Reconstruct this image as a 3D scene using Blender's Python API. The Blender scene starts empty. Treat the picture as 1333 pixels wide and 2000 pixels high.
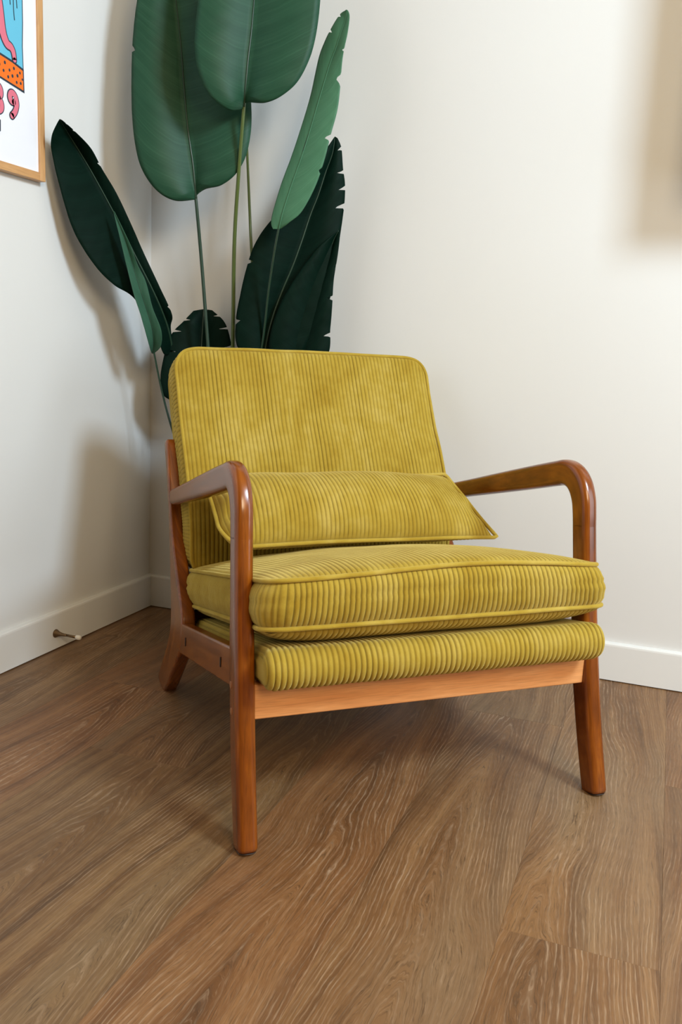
import bpy, bmesh, math, random
from mathutils import Vector, Matrix, noise

# ------------------------------------------------------------------ camera, world, light
# room frame: x = distance from the left wall, y = 0 at the back wall (negative towards the viewer), z up, metres
S = bpy.context.scene
COL = S.collection
PITCH, ROLL, YAW = 0.180682, -0.044794, 0.352383
cd = bpy.data.cameras.new('camera'); cam = bpy.data.objects.new('camera', cd); COL.objects.link(cam)
f = Vector((-math.sin(YAW)*math.cos(PITCH), math.cos(YAW)*math.cos(PITCH), -math.sin(PITCH)))
r = Vector((math.cos(YAW), math.sin(YAW), 0)); d = f.cross(r)
r2 = math.cos(ROLL)*r + math.sin(ROLL)*d; d2 = -math.sin(ROLL)*r + math.cos(ROLL)*d
cam.matrix_world = Matrix(((r2.x, -d2.x, -f.x, 1.4446), (r2.y, -d2.y, -f.y, -2.2461), (r2.z, -d2.z, -f.z, 0.79388), (0, 0, 0, 1)))
cd.sensor_fit = 'HORIZONTAL'; cd.sensor_width = 24.0; cd.lens = 1705.6/1333*24.0; cd.clip_start = 0.05
S.camera = cam
S.view_settings.view_transform = 'Standard'; S.view_settings.look = 'None'
S.view_settings.gamma = 1.0; S.view_settings.use_curve_mapping = False; S.view_settings.exposure = 0.0

w = bpy.data.worlds.new('world'); S.world = w; w.use_nodes = True
bg = w.node_tree.nodes['Background']; bg.inputs[0].default_value = (1.0, 0.72, 0.38, 1); bg.inputs[1].default_value = 0.13

def area_light(name, loc, target, sx, sy, power, color):
    l = bpy.data.lights.new(name, 'AREA'); l.shape = 'RECTANGLE'; l.size = sx; l.size_y = sy
    l.energy = power; l.color = color
    o = bpy.data.objects.new(name, l); COL.objects.link(o); o.location = loc
    o.rotation_euler = (Vector(target) - Vector(loc)).to_track_quat('-Z', 'Y').to_euler()
    return o
area_light('window_daylight', (3.05, -1.62, 2.35), (0.3, -0.35, 0.9), 0.55, 0.6, 88, (0.67, 0.85, 1.0))
area_light('low_window_daylight', (3.15, -1.05, 1.05), (0.6, -0.6, 0.5), 0.9, 1.1, 15, (0.78, 0.91, 1.0))
area_light('rear_warm_fill', (2.9, -3.2, 2.0), (0.8, -0.6, 0.4), 0.9, 1.0, 56, (1.0, 0.79, 0.51))  # unseen warm fill lamp added behind the camera; no window is there

# ------------------------------------------------------------------ helpers
def tag(o, label=None, cat=None, group=None, kind=None):
    if label: o['label'] = label
    if cat: o['category'] = cat
    if group: o['group'] = group
    if kind: o['kind'] = kind
    return o

def empty(name, loc, rz=0.0, label=None, cat=None):
    o = bpy.data.objects.new(name, None); COL.objects.link(o); o.location = loc; o.rotation_euler = (0, 0, rz)
    o.empty_display_size = 0.1
    return tag(o, label, cat)

def mesh(name, verts, faces, mat=None, parent=None, smooth=True, uvs=None, ribs=None):
    me = bpy.data.meshes.new(name); me.from_pydata([tuple(v) for v in verts], [], faces); me.update()
    if uvs:
        ul = me.uv_layers.new(name='UVMap')
        for lp in me.loops: ul.data[lp.index].uv = uvs[lp.vertex_index]
    if smooth: me.polygons.foreach_set('use_smooth', [True]*len(me.polygons))
    if ribs:
        at_ = me.attributes.new('rib', 'FLOAT', 'POINT'); at_.data.foreach_set('value', ribs)
    if mat: me.materials.append(mat)
    o = bpy.data.objects.new(name, me); COL.objects.link(o)
    if parent: o.parent = parent
    return o

def box(name, a, b, mat, parent=None, bevel=0.0, seg=2):
    bm = bmesh.new(); bmesh.ops.create_cube(bm, size=1)
    for v in bm.verts:
        v.co = Vector([a[i] + (v.co[i] + .5)*(b[i]-a[i]) for i in range(3)])
    if bevel > 0: bmesh.ops.bevel(bm, geom=bm.edges[:], offset=bevel, segments=seg, profile=.5, affect='EDGES')
    me = bpy.data.meshes.new(name); bm.to_mesh(me); bm.free(); me.materials.append(mat)
    o = bpy.data.objects.new(name, me); COL.objects.link(o)
    if bevel > 0 and seg > 1: 
        for p in me.polygons: p.use_smooth = True
        m = o.modifiers.new('wn', 'WEIGHTED_NORMAL')
    if parent: o.parent = parent
    return o

def cr(P, n):
    """Catmull-Rom through the vectors P (each a list of floats), n samples."""
    out = []; m = len(P) - 1
    for i in range(n):
        x = i/(n-1)*m; k = min(int(x), m-1); t = x-k
        p0, p1, p2, p3 = P[max(k-1, 0)], P[k], P[k+1], P[min(k+2, m)]
        out.append([0.5*(2*b + (c-a)*t + (2*a-5*b+4*c-e)*t*t + (-a+3*b-3*c+e)*t**3) for a, b, c, e in zip(p0, p1, p2, p3)])
    return out

def tube(name, pts, rad, mat, parent=None, closed=False, seg=10, taper=None):
    n = len(pts); pts = [Vector(p) for p in pts]; vs = []; fs = []; uv = []
    up = Vector((0.13, 0.2, 0.97)); L = 0
    for i, p in enumerate(pts):
        a = pts[(i-1) % n] if (closed or i > 0) else p
        b = pts[(i+1) % n] if (closed or i < n-1) else p
        T = (b-a).normalized()
        if i == 0:
            N = (up - T*up.dot(T)).normalized()
        else:
            N = (N - T*N.dot(T)).normalized(); L += (p-pts[i-1]).length
        B = T.cross(N)
        rr = rad if taper is None else taper(i/(n-1))
        for k in range(seg):
            q = 2*math.pi*k/seg
            vs.append(p + (N*math.cos(q) + B*math.sin(q))*rr); uv.append((L, k/seg))
    m = n if closed else n-1
    for i in range(m):
        for k in range(seg):
            a = i*seg+k; b = i*seg+(k+1) % seg; c = ((i+1) % n)*seg
            fs.append((a, b, c+(k+1) % seg, c+k))
    if not closed:
        fs.append(tuple(reversed(range(seg)))); fs.append(tuple(range((n-1)*seg, n*seg)))
    return mesh(name, vs, fs, mat, parent, True, uv, [1.0]*len(vs))

def lathe(name, prof, mat, parent=None, seg=40, loc=(0, 0, 0)):
    vs = []; fs = []
    for (rr, z) in prof:
        for k in range(seg):
            q = 2*math.pi*k/seg; vs.append((loc[0]+rr*math.cos(q), loc[1]+rr*math.sin(q), loc[2]+z))
    for i in range(len(prof)-1):
        for k in range(seg):
            a = i*seg+k; b = i*seg+(k+1) % seg
            fs.append((a, b, b+seg, a+seg))
    fs.append(tuple(reversed(range(seg)))); fs.append(tuple(range((len(prof)-1)*seg, len(prof)*seg)))
    return mesh(name, vs, fs, mat, parent)

# ------------------------------------------------------------------ materials
class NT:
    def __init__(s, name):
        s.m = bpy.data.materials.new(name); s.m.use_nodes = True; s.t = s.m.node_tree; s.n = s.t.nodes
        s.b = s.n['Principled BSDF']
    def add(s, typ, **k):
        nd = s.n.new(typ)
        for a, v in k.items():
            if a.startswith('i_'):
                nd.inputs[a[2:].replace('_', ' ')].default_value = v
            else: setattr(nd, a, v)
        return nd
    def link(s, a, b): s.t.links.new(a, b)
    def math(s, op, a, b=None, c=None, clamp=False):
        nd = s.n.new('ShaderNodeMath'); nd.operation = op; nd.use_clamp = clamp
        for i, v in enumerate((a, b, c)):
            if v is None: continue
            if isinstance(v, (int, float)): nd.inputs[i].default_value = v
            else: s.link(v, nd.inputs[i])
        return nd.outputs[0]
    def ramp(s, fac, stops):
        nd = s.n.new('ShaderNodeValToRGB'); e = nd.color_ramp.elements
        while len(e) < len(stops): e.new(0.5)
        for i, (p, c) in enumerate(stops): e[i].position = p; e[i].color = (*c, 1)
        s.link(fac, nd.inputs[0]); return nd.outputs[0]
    def mix(s, fac, a, b, blend='MIX'):
        nd = s.n.new('ShaderNodeMix'); nd.data_type = 'RGBA'; nd.blend_type = blend
        if isinstance(fac, (int, float)): nd.inputs[0].default_value = fac
        else: s.link(fac, nd.inputs[0])
        for i, v in ((6, a), (7, b)):
            if isinstance(v, tuple): nd.inputs[i].default_value = (*v, 1)
            else: s.link(v, nd.inputs[i])
        return nd.outputs[2]
    def noise(s, vec, scale, detail=3, rough=.5, dist=0.0):
        nd = s.add('ShaderNodeTexNoise'); nd.inputs['Scale'].default_value = scale; nd.inputs['Detail'].default_value = detail
        nd.inputs['Roughness'].default_value = rough; nd.inputs['Distortion'].default_value = dist
        s.link(vec, nd.inputs['Vector']); return nd.outputs['Fac']
    def mapping(s, vec, scale=(1, 1, 1), loc=(0, 0, 0)):
        nd = s.add('ShaderNodeMapping'); nd.inputs['Scale'].default_value = scale; nd.inputs['Location'].default_value = loc
        s.link(vec, nd.inputs['Vector']); return nd.outputs[0]
    def bump(s, h, strength=.3, dist=.001):
        nd = s.add('ShaderNodeBump'); nd.inputs['Strength'].default_value = strength; nd.inputs['Distance'].default_value = dist
        s.link(h, nd.inputs['Height']); s.link(nd.outputs[0], s.b.inputs['Normal'])
    def set(s, **k):
        for a, v in k.items():
            i = s.b.inputs[a.replace('_', ' ')]
            if isinstance(v, (int, float)): i.default_value = v
            elif isinstance(v, tuple): i.default_value = (*v, 1) if len(v) == 3 else v
            else: s.link(v, i)

def plain(name, col, rough=.5, **k):
    t = NT(name); t.set(Base_Color=col, Roughness=rough, **k); return t.m

def wall_mat():
    t = NT('wall_paint'); g = t.add('ShaderNodeNewGeometry').outputs['Position']
    n = t.noise(g, 260, 4, .6); n2 = t.noise(g, 3, 2)
    t.set(Base_Color=t.mix(n2, (.72, .715, .70), (.70, .695, .68)), Roughness=.62)
    t.bump(n, .12, .0006); return t.m

def floor_mat():
    t = NT('oak_plank'); oc = t.add('ShaderNodeTexCoord').outputs['Object']
    rnd = t.add('ShaderNodeObjectInfo').outputs['Random']
    off = t.add('ShaderNodeCombineXYZ'); t.link(t.math('MULTIPLY', rnd, 37.0), off.inputs[0]); t.link(t.math('MULTIPLY', rnd, 71.0), off.inputs[1]); t.link(t.math('MULTIPLY', rnd, 13.0), off.inputs[2])
    va = t.add('ShaderNodeVectorMath', operation='ADD'); t.link(oc, va.inputs[0]); t.link(off.outputs[0], va.inputs[1]); P = va.outputs[0]
    sp = t.add('ShaderNodeSeparateXYZ'); t.link(oc, sp.inputs[0]); X, Y = sp.outputs[0], sp.outputs[1]
    # cathedral figure: contour lines of a warped parabola along the board
    warp = t.noise(t.mapping(P, (8, 1.7, 1)), 1, 2, .55)
    warp2 = t.noise(t.mapping(P, (45, 9, 1)), 1, 3, .6)
    shift = t.math('MULTIPLY', t.math('SUBTRACT', rnd, .5), .11)
    xs = t.math('ADD', X, shift)
    wob = t.math('MULTIPLY', t.math('SUBTRACT', t.noise(t.mapping(P, (1, 2.2, 1)), 1, 1), .5), .10)
    xs = t.math('ADD', xs, wob)
    par = t.math('MULTIPLY', t.math('POWER', t.math('ABSOLUTE', xs), 1.3), 230.0)
    fld = t.math('ADD', t.math('ADD', par, t.math('MULTIPLY', Y, 8.0)), t.math('ADD', t.math('MULTIPLY', warp, 6.0), t.math('MULTIPLY', warp2, 1.5)))
    fr = t.math('FRACT', fld)
    tri = t.math('SUBTRACT', 1.0, t.math('ABSOLUTE', t.math('SUBTRACT', t.math('MULTIPLY', fr, 2.0), 1.0)))
    ring = t.math('POWER', tri, 5.0)
    # pores and streaks follow the rings
    r37 = t.math('MULTIPLY', rnd, 37.0)
    fo = t.math('ADD', fld, r37)
    streak = t.noise(t.comb(t.math('MULTIPLY', fo, 8.5), t.math('MULTIPLY', Y, 18.0)), 1, 3, .7)
    pore = t.noise(t.comb(t.math('MULTIPLY', fo, 14.0), t.math('MULTIPLY', Y, 34.0)), 1, 2, .6)
    broad = t.noise(t.comb(t.math('MULTIPLY', fo, .30), t.math('MULTIPLY', Y, 1.1)), 1, 2, .55)
    broken = t.noise(t.mapping(P, (60, 22, 1)), 1, 2, .6)
    patch = t.noise(t.mapping(P, (6, 2.2, 1)), 1, 2, .5)
    hue = t.noise(t.mapping(P, (7, 1.6, 3)), 1, 2, .5)
    base = t.ramp(broad, [(.30, (.098, .044, .015)), (.48, (.172, .082, .030)), (.70, (.255, .138, .058))])
    base = t.mix(t.math('MULTIPLY', t.math('SUBTRACT', hue, .50, clamp=True), 3.2, clamp=True), base, (.210, .132, .070))
    tone = t.ramp(rnd, [(0, (.88, .90, .84)), (.35, (1.14, .98, .86)), (.7, (.95, 1.0, 1.0)), (1, (1.18, 1.14, 1.06))])
    base = t.mix(1.0, base, tone, 'MULTIPLY')
    base = t.mix(t.math('MULTIPLY', t.math('SUBTRACT', .51, streak, clamp=True), 3.8, clamp=True), base, (.055, .028, .012))
    calm = t.math('MULTIPLY', t.math('SUBTRACT', patch, .42, clamp=True), 6.0, clamp=True)
    l1 = t.math('MULTIPLY', t.math('MULTIPLY', ring, t.math('MULTIPLY', t.math('SUBTRACT', broken, .30, clamp=True), 2.6, clamp=True)), t.math('ADD', .22, t.math('MULTIPLY', calm, .50)))
    l2 = t.math('MULTIPLY', t.math('SUBTRACT', pore, .56, clamp=True), 2.6, clamp=True)
    lime = t.math('ADD', l1, t.math('MULTIPLY', l2, .62), clamp=True)
    col = t.mix(lime, base, (.47, .33, .21))
    t.set(Base_Color=col, Roughness=t.math('ADD', .38, t.math('MULTIPLY', streak, .16)), Specular_IOR_Level=.45)
    t.bump(t.math('ADD', streak, t.math('MULTIPLY', lime, -.5)), .22, .0006); return t.m

def wood_mat(name, c0, c1, c2, rough=.3):
    t = NT(name); uv = t.add('ShaderNodeUVMap').outputs[0]
    P = t.mapping(uv, (7, 60, 1)); g = t.noise(P, 1, 4, .6, .6); g2 = t.noise(t.mapping(uv, (18, 420, 1)), 1, 2, .6)
    blot = t.noise(t.mapping(uv, (9, 20, 1)), 1, 2)
    col = t.ramp(t.math('ADD', t.math('MULTIPLY', g, .6), t.math('MULTIPLY', blot, .4)), [(.3, c0), (.5, c1), (.72, c2)])
    col = t.mix(t.math('MULTIPLY', t.math('SUBTRACT', g2, .45, clamp=True), 1.2), col, tuple(v*.45 for v in c0))
    t.set(Base_Color=col, Roughness=rough, Coat_Weight=.18, Coat_Roughness=.22)
    t.bump(g2, .08, .0004); return t.m

def cord_mat():
    t = NT('olive_corduroy'); g = t.add('ShaderNodeTexCoord').outputs['Object']
    big = t.noise(t.mapping(g, (9, 9, 4)), 1, 2, .5, .5); mid = t.noise(g, 34, 3, .6); fz = t.noise(g, 900, 3, .7)
    col = t.ramp(t.math('ADD', t.math('MULTIPLY', big, .65), t.math('MULTIPLY', mid, .35)), [(.32, (.36, .225, .018)), (.5, (.455, .315, .042)), (.68, (.56, .415, .095))])
    col = t.mix(t.math('MULTIPLY', fz, .35), col, (.17, .105, .008))
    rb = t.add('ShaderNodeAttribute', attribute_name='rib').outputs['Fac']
    # ground weave between the cords, darkened to paint in the valley shade
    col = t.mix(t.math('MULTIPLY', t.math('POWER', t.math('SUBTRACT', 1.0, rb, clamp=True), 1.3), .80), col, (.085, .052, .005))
    t.set(Base_Color=col, Roughness=.85, Specular_IOR_Level=.15, Sheen_Weight=.55, Sheen_Roughness=.4, Sheen_Tint=(.95, .78, .32, 1))
    t.bump(t.math('ADD', fz, t.math('MULTIPLY', mid, .4)), .55, .0012); return t.m

def leaf_mat(name, c0, c1, rough=.55, vein=.5, spec=.22):
    t = NT(name); uv = t.add('ShaderNodeUVMap').outputs[0]
    sp = t.add('ShaderNodeSeparateXYZ'); t.link(uv, sp.inputs[0])
    au = t.math('ABSOLUTE', sp.outputs[0]); n = t.noise(uv, 3, 3)
    lin = t.math('ADD', t.math('SUBTRACT', sp.outputs[1], t.math('MULTIPLY', t.math('POWER', au, 1.6), .07)), t.math('MULTIPLY', n, .010))
    v1 = t.noise(t.mapping(t.comb(au, lin), (.5, 190, 1)), 1, 2, .6); v2 = t.noise(t.mapping(t.comb(au, lin), (.5, 34, 1)), 1, 2)
    col = t.ramp(t.math('ADD', t.math('MULTIPLY', v1, .4), t.math('MULTIPLY', v2, .6)), [(.35, c0), (.65, c1)])
    pale = t.math('MULTIPLY', t.math('SUBTRACT', v1, .60, clamp=True), 3.0*vein, clamp=True)
    col = t.mix(pale, col, tuple(min(1, v*2.6+.01) for v in c1))
    t.set(Base_Color=col, Roughness=rough, Specular_IOR_Level=spec)
    t.bump(t.math('ADD', v2, t.math('MULTIPLY', v1, .5)), .22, .0015); return t.m
def comb(s, a, b):
    nd = s.n.new('ShaderNodeCombineXYZ'); s.link(a, nd.inputs[0]); s.link(b, nd.inputs[1]); return nd.outputs[0]
NT.comb = comb

M = {}
M['wall'] = wall_mat()
M['far_wall'] = plain('beige_far_wall', (.50, .40, .27), .8)
M['ceiling'] = plain('warm_beige_ceiling', (.46, .34, .20), .8)
M['trim'] = plain('trim_paint', (.76, .76, .745), .38)
M['gap'] = plain('dark_gap', (.02, .016, .012), .8)
M['floor'] = floor_mat()
M['wood'] = wood_mat('walnut_stain', (.080, .0155, .0012), (.20, .047, .0026), (.36, .102, .006), .22)
M['wood_light'] = wood_mat('light_cherry', (.62, .24, .075), (.72, .31, .105), (.80, .38, .15), .32)
M['plug'] = plain('dowel_wood', (.30, .11, .035), .4)
M['glide'] = plain('dark_glide', (.03, .015, .008), .5)
M['cord'] = cord_mat()
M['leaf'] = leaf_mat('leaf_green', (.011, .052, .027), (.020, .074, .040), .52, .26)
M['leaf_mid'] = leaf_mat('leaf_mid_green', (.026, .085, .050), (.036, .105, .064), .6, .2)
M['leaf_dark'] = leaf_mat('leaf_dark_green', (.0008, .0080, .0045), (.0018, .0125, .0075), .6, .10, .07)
M['leaf_pale'] = leaf_mat('leaf_pale_green', (.050, .150, .082), (.066, .18, .10), .6, .2)
M['stem'] = plain('stem_green', (.075, .11, .022), .35)
M['stem_dark'] = plain('stem_dark_green', (.018, .045, .026), .35)
M['pot'] = plain('grey_pot', (.10, .10, .10), .6)
M['soil'] = plain('soil', (.03, .02, .012), .95)
M['frame'] = wood_mat('oak_frame', (.52, .26, .10), (.60, .32, .13), (.66, .38, .17), .45)
M['paper'] = plain('poster_paper', (.82, .83, .90), .55)
M['blue'] = plain('poster_blue', (.13, .50, .70), .55)
M['ink'] = plain('poster_ink', (.018, .035, .055), .55)
M['pink'] = plain('poster_pink', (.72, .17, .24), .55)
M['orange'] = plain('poster_orange', (.95, .17, .01), .55)
M['metal'] = plain('aged_brass', (.20, .13, .07), .35, Metallic=.9)
M['rubber'] = plain('white_rubber', (.75, .72, .66), .5)

# ------------------------------------------------------------------ room
FLOOR_X, FLOOR_Y = 3.3, -3.3
def struct(o): o['kind'] = 'structure'; return o
struct(box('wall_left', (-.10, FLOOR_Y, -.02), (0, 0, 2.7), M['wall']))
struct(box('wall_back', (-.10, 0, -.02), (FLOOR_X, .10, 2.7), M['wall']))
# right wall with the window opening that lets the daylight in
wr = empty('wall_right', (FLOOR_X, 0, 0)); struct(wr)
def wr_part(a, b): box('wall_section', a, b, M['far_wall'], wr)
wr_part((0, FLOOR_Y, -.02), (.1, -2.2, 2.7)); wr_part((0, -.45, -.02), (.1, 0, 2.7)); wr_part((0, -2.2, 2.68), (.1, -.45, 2.7)); wr_part((0, -2.2, -.02), (.1, -.45, .3))
struct(box('ceiling', (-.10, FLOOR_Y, 2.7), (FLOOR_X+.1, .10, 2.8), M['ceiling']))
def board(name, prof, axis, a, b, mat):
    """profile (depth from the wall, height) run along one wall."""
    vs = []; n = len(prof)
    for e in (a, b):
        for dd, z in prof: vs.append((dd, e, z) if axis == 'y' else (e, -dd, z))
    fs = [(i, (i+1) % n, n+(i+1) % n, n+i) for i in range(n)]
    if axis == 'y': fs = [tuple(reversed(q)) for q in fs]
    fs += [tuple(range(n)), tuple(reversed(range(n, 2*n)))]
    return struct(mesh(name, vs, fs, mat, None, False))
BP = [(0, .0025), (.014, .0025), (.014, .092), (.0132, .096), (.011, .0985), (.0, .0995)]
board('baseboard_left', BP, 'y', FLOOR_Y, 0, M['trim'])
board('baseboard_back', BP, 'x', 0.0, FLOOR_X, M['trim'])
fl = struct(box('floor', (-.1, FLOOR_Y, -.02), (FLOOR_X+.1, .1, -.0045), M['gap']))
rng = random.Random(4)
PW = .2153; SEAMS = [.0047 + PW*i for i in range(-1, 16)]
JOINTS = {0: [.9], 1: [.30, 1.55], 2: [.582, 1.83], 3: [.887, 2.1], 4: [.30, 1.62], 5: [.12, 1.57], 6: [.36, 1.75], 7: [1.112, 2.3], 8: [.55, 1.8]}
for i in range(len(SEAMS)-1):
    x0, x1 = max(SEAMS[i], .003), min(SEAMS[i+1], FLOOR_X)
    js = JOINTS.get(i, [rng.uniform(.1, 1.0), rng.uniform(1.2, 2.2)])
    ys = [.003] + js + [3.29]
    for k in range(len(ys)-1):
        a, b = -ys[k+1], -ys[k]; cx, cy = (x0+x1)/2, (a+b)/2; g = .00008
        pl = box('plank', (x0-cx+g, a-cy+g, -.0045), (x1-cx-g, b-cy-g, 0), M['floor'], fl, .00025, 1)
        pl.location = (cx, cy, 0)

# ------------------------------------------------------------------ armchair
CH = empty('armchair', (.8500, -.5437, 0), .726415, 'mid-century armchair with brown wooden frame and yellow-olive corduroy cushions in the room corner', 'armchair')
SP = .0159
def side_x(x, z): return x - math.copysign(SP, x)*(z-.3)
W2 = .350

def sweep(name, path, T, dep, sgn, mat, parent, ins=0.0, rad=.010, n=70, ends=(True, True), L0=0.0):
    """bar of lateral width T (outer face on the chair's side plane) along path of (y, z, depth)."""
    pts = cr([list(q) for q in path], n); vs = []; fs = []; uv = []; sec = []
    NS = 6; L = L0
    for i, (y, z, dp) in enumerate(pts):
        a = pts[max(i-1, 0)]; b = pts[min(i+1, n-1)]
        ty, tz = b[0]-a[0], b[1]-a[1]; l = math.hypot(ty, tz); ty /= l; tz /= l; ny, nz = -tz, ty
        if i: L += math.hypot(y-pts[i-1][0], z-pts[i-1][1])
        tw = T(i/(n-1)) if callable(T) else T
        rr = min(rad, tw*.48, dp*.48); ring = []
        end = 0.0
        if (i == 0 and ends[0]) or (i == n-1 and ends[1]): end = .0022
        for cxs, cys, a0 in ((1, 1, 0), (-1, 1, 90), (-1, -1, 180), (1, -1, 270)):
            for k in range(NS+1):
                q = math.radians(a0+90*k/NS)
                ring.append((cxs*(tw/2-rr)+math.cos(q)*(rr-end), cys*(dp/2-rr)+math.sin(q)*(rr-end)))
        for j, (u, v) in enumerate(ring):
            yy = y+ny*v; zz = z+nz*v
            x = sgn*(W2-ins-tw/2+u)
            vs.append((side_x(x, zz), yy, zz)); uv.append((L, j/len(ring)*.14 + (0.3 if sgn > 0 else 0)))
    m = 4*(NS+1)
    for i in range(n-1):
        for k in range(m):
            q = (i*m+k, i*m+(k+1) % m, (i+1)*m+(k+1) % m, (i+1)*m+k)
            fs.append(q if sgn > 0 else tuple(reversed(q)))
    e1 = tuple(range(m)); e2 = tuple(range((n-1)*m, n*m))
    nside = len(fs)
    if ends[0]: fs.append(tuple(reversed(e1)) if sgn > 0 else e1)
    if ends[1]: fs.append(e2 if sgn > 0 else tuple(reversed(e2)))
    o = mesh(name, vs, fs, mat, parent, True, uv)
    for q in o.data.polygons[nside:]: q.use_smooth = False
    return o

def slab(name, poly, x0, x1, sgn, mat, parent, bev=.007, ax='x'):
    """polygon in (y, z) extruded sideways with rounded edges."""
    bm = bmesh.new()
    va = [bm.verts.new((sgn*x0, y, z)) for y, z in poly]; f1 = bm.faces.new(va)
    ex = bmesh.ops.extrude_face_region(bm, geom=[f1])
    for v in ex['geom']:
        if isinstance(v, bmesh.types.BMVert): v.co.x = sgn*x1
    bmesh.ops.recalc_face_normals(bm, faces=bm.faces[:])
    ed = [e for e in bm.edges if abs(abs(e.verts[0].co.x)-abs(e.verts[1].co.x)) < 1e-6]
    bmesh.ops.bevel(bm, geom=ed, offset=bev, segments=4, profile=.5, affect='EDGES')
    for v in bm.verts: v.co.x = side_x(v.co.x, v.co.z)
    me = bpy.data.meshes.new(name); bm.to_mesh(me); bm.free()
    ul = me.uv_layers.new(name='UVMap')
    for lp in me.loops:
        c = me.vertices[lp.vertex_index].co; ul.data[lp.index].uv = (c.z, c.x+c.y-(.2+.86*(.18-c.z) if c.z < .18 else .2+.33*(c.z-.18))) if ax == 'z' else (c.y, c.x+c.z+.2*c.y)
    me.materials.append(mat)
    for p in me.polygons: p.use_smooth = True
    o = bpy.data.objects.new(name, me); COL.objects.link(o); o.parent = parent
    o.modifiers.new('wn', 'WEIGHTED_NORMAL').keep_sharp = True
    return o

def smoothpoly(pts, closed=True, n=6):
    out = []; m = len(pts)
    for i in range(m):
        p0, p1, p2, p3 = pts[(i-1) % m], pts[i], pts[(i+1) % m], pts[(i+2) % m]
        for k in range(n):
            t = k/n
            out.append(tuple(0.5*(2*b+(c-a)*t+(2*a-5*b+4*c-e)*t*t+(-a+3*b-3*c+e)*t**3) for a, b, c, e in zip(p0, p1, p2, p3)))
    return out

for sgn in (-1, 1):
    # front leg, foot to joint
    leg = [(-.4275, 0.0018, .046), (-.4005, .10, .050), (-.377, .20, .053), (-.3585, .30, .052), (-.3445, .40, .047), (-.331, .495, .046)]
    lw = lambda t: .0335 - .0025*min(1, max(0, (t*.5-.33)/.05)) if t*.5 > .33 else .0335
    lg = sweep('leg', leg, lw, .04, sgn, M['wood'], CH, 0, .0118, 60, (True, False))
    sweep('foot_pad', [(-.4280, .0, .041), (-.4276, .0019, .041)], .029, .041, sgn, M['glide'], CH, .0022, .012, 4)
    # armrest bending down into the leg
    arm = [(-.3314, .4925, .046), (-.3280, .518, .047), (-.3225, .543, .049), (-.310, .566, .051), (-.291, .5805, .051), (-.266, .5850, .050), (-.236, .5790, .049), (-.15, .5580, .048), (-.03, .5285, .0445), (.09, .4990, .040), (.235, .464, .036)]
    ar = sweep('armrest', arm, .031, .04, sgn, M['wood'], CH, 0, .0118, 120, (False, True), .495)
    # rear post that kinks back into the rear leg
    post = [(.337, .566), (.325, .580), (.306, .575), (.272, .50), (.223, .39), (.150, .305), (.094, .250), (.078, .215), (.085, .168), (.108, .142), (.165, .090), (.262, .0022), (.305, 0.0), (.345, .0022), (.338, .022), (.287, .075), (.238, .128), (.212, .168), (.205, .205), (.217, .262), (.250, .375), (.296, .495)]
    slab('rear_leg', smoothpoly(post, True, 3), W2-.031, W2-.001, sgn, M['wood'], CH, .006, 'z').location = (-.003*sgn, 0, 0)
    # side rail between the legs
    rail = [(-.372, .3185), (.12, .213), (.12, .147), (-.372, .252)]
    slab('side_rail', rail, W2-.026, W2-.0045, sgn, M['wood'], CH, .004)
    for (y, z) in ((.033, .198), (-.267, .262)):
        xs = side_x(sgn*(W2-.0042), z)
        s_ = mesh('bolt_slot', [(xs, y+.0028*math.cos(a), z+.0095*math.sin(a)) for a in [k*math.pi/8 for k in range(16)]], [tuple(range(16)) if sgn < 0 else tuple(reversed(range(16)))], M['gap'], CH, False)
        s_.modifiers.new('th', 'SOLIDIFY').thickness = .001
    for z in (.256, .214):
        y = -.4066+.203*z-.004; xs = side_x(sgn*(W2+.0002), z); vs = []; fs = []
        for k in range(16):
            a = k*math.pi/8; vs.append((xs-sgn*.001, y+.0065*math.cos(a), z+.0065*math.sin(a)))
        for k in range(16):
            a = k*math.pi/8; vs.append((xs+sgn*.0006, y+.0058*math.cos(a), z+.0058*math.sin(a)))
        fs = [(k, (k+1) % 16, 16+(k+1) % 16, 16+k) for k in range(16)] + [tuple(range(16, 32))]
        mesh('dowel_plug', vs, fs, M['plug'], CH, False)['label'] = 'small round lighter wooden plug'

def crossbar(name, y, z, dy, dz, hx, mat, ang=0.0):
    o = box(name, (-hx, -dy/2, -dz/2), (hx, dy/2, dz/2), mat, CH, .003)
    ul = o.data.uv_layers.new(name='UVMap')
    for lp in o.data.loops:
        c = o.data.vertices[lp.vertex_index].co; ul.data[lp.index].uv = (c.x, c.z+c.y*.5)
    o.location = (0, y, z); o.rotation_euler = (ang, 0, 0); return o
crossbar('front_rail', -.376, .2335, .022, .060, .3195, M['wood_light'])['label'] = 'lighter orange-brown front rail'
crossbar('rear_rail', .150, .200, .022, .055, .3195, M['wood'])
crossbar('back_rail', .268, .540, .018, .045, .316, M['wood'], -.32)
crossbar('back_rail', .205, .345, .018, .045, .318, M['wood'], -.25)
for k in range(5):
    x = -.22+.11*k
    o = box('back_slat', (-.016, -.005, -.10), (.016, .005, .10), M['wood'], CH, .002); o.location = (x, .250, .4425); o.rotation_euler = (-.31, 0, 0)

PITCH_R = .0095; AMP = .0030
def rib(x):
    q = (x/PITCH_R) % 1.0; q = 2*q-1
    return (1-abs(q)**2.6)**.62

def nz(x, y, z, s=9.0): return noise.noise(Vector((x*s, y*s, z*s)))

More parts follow.
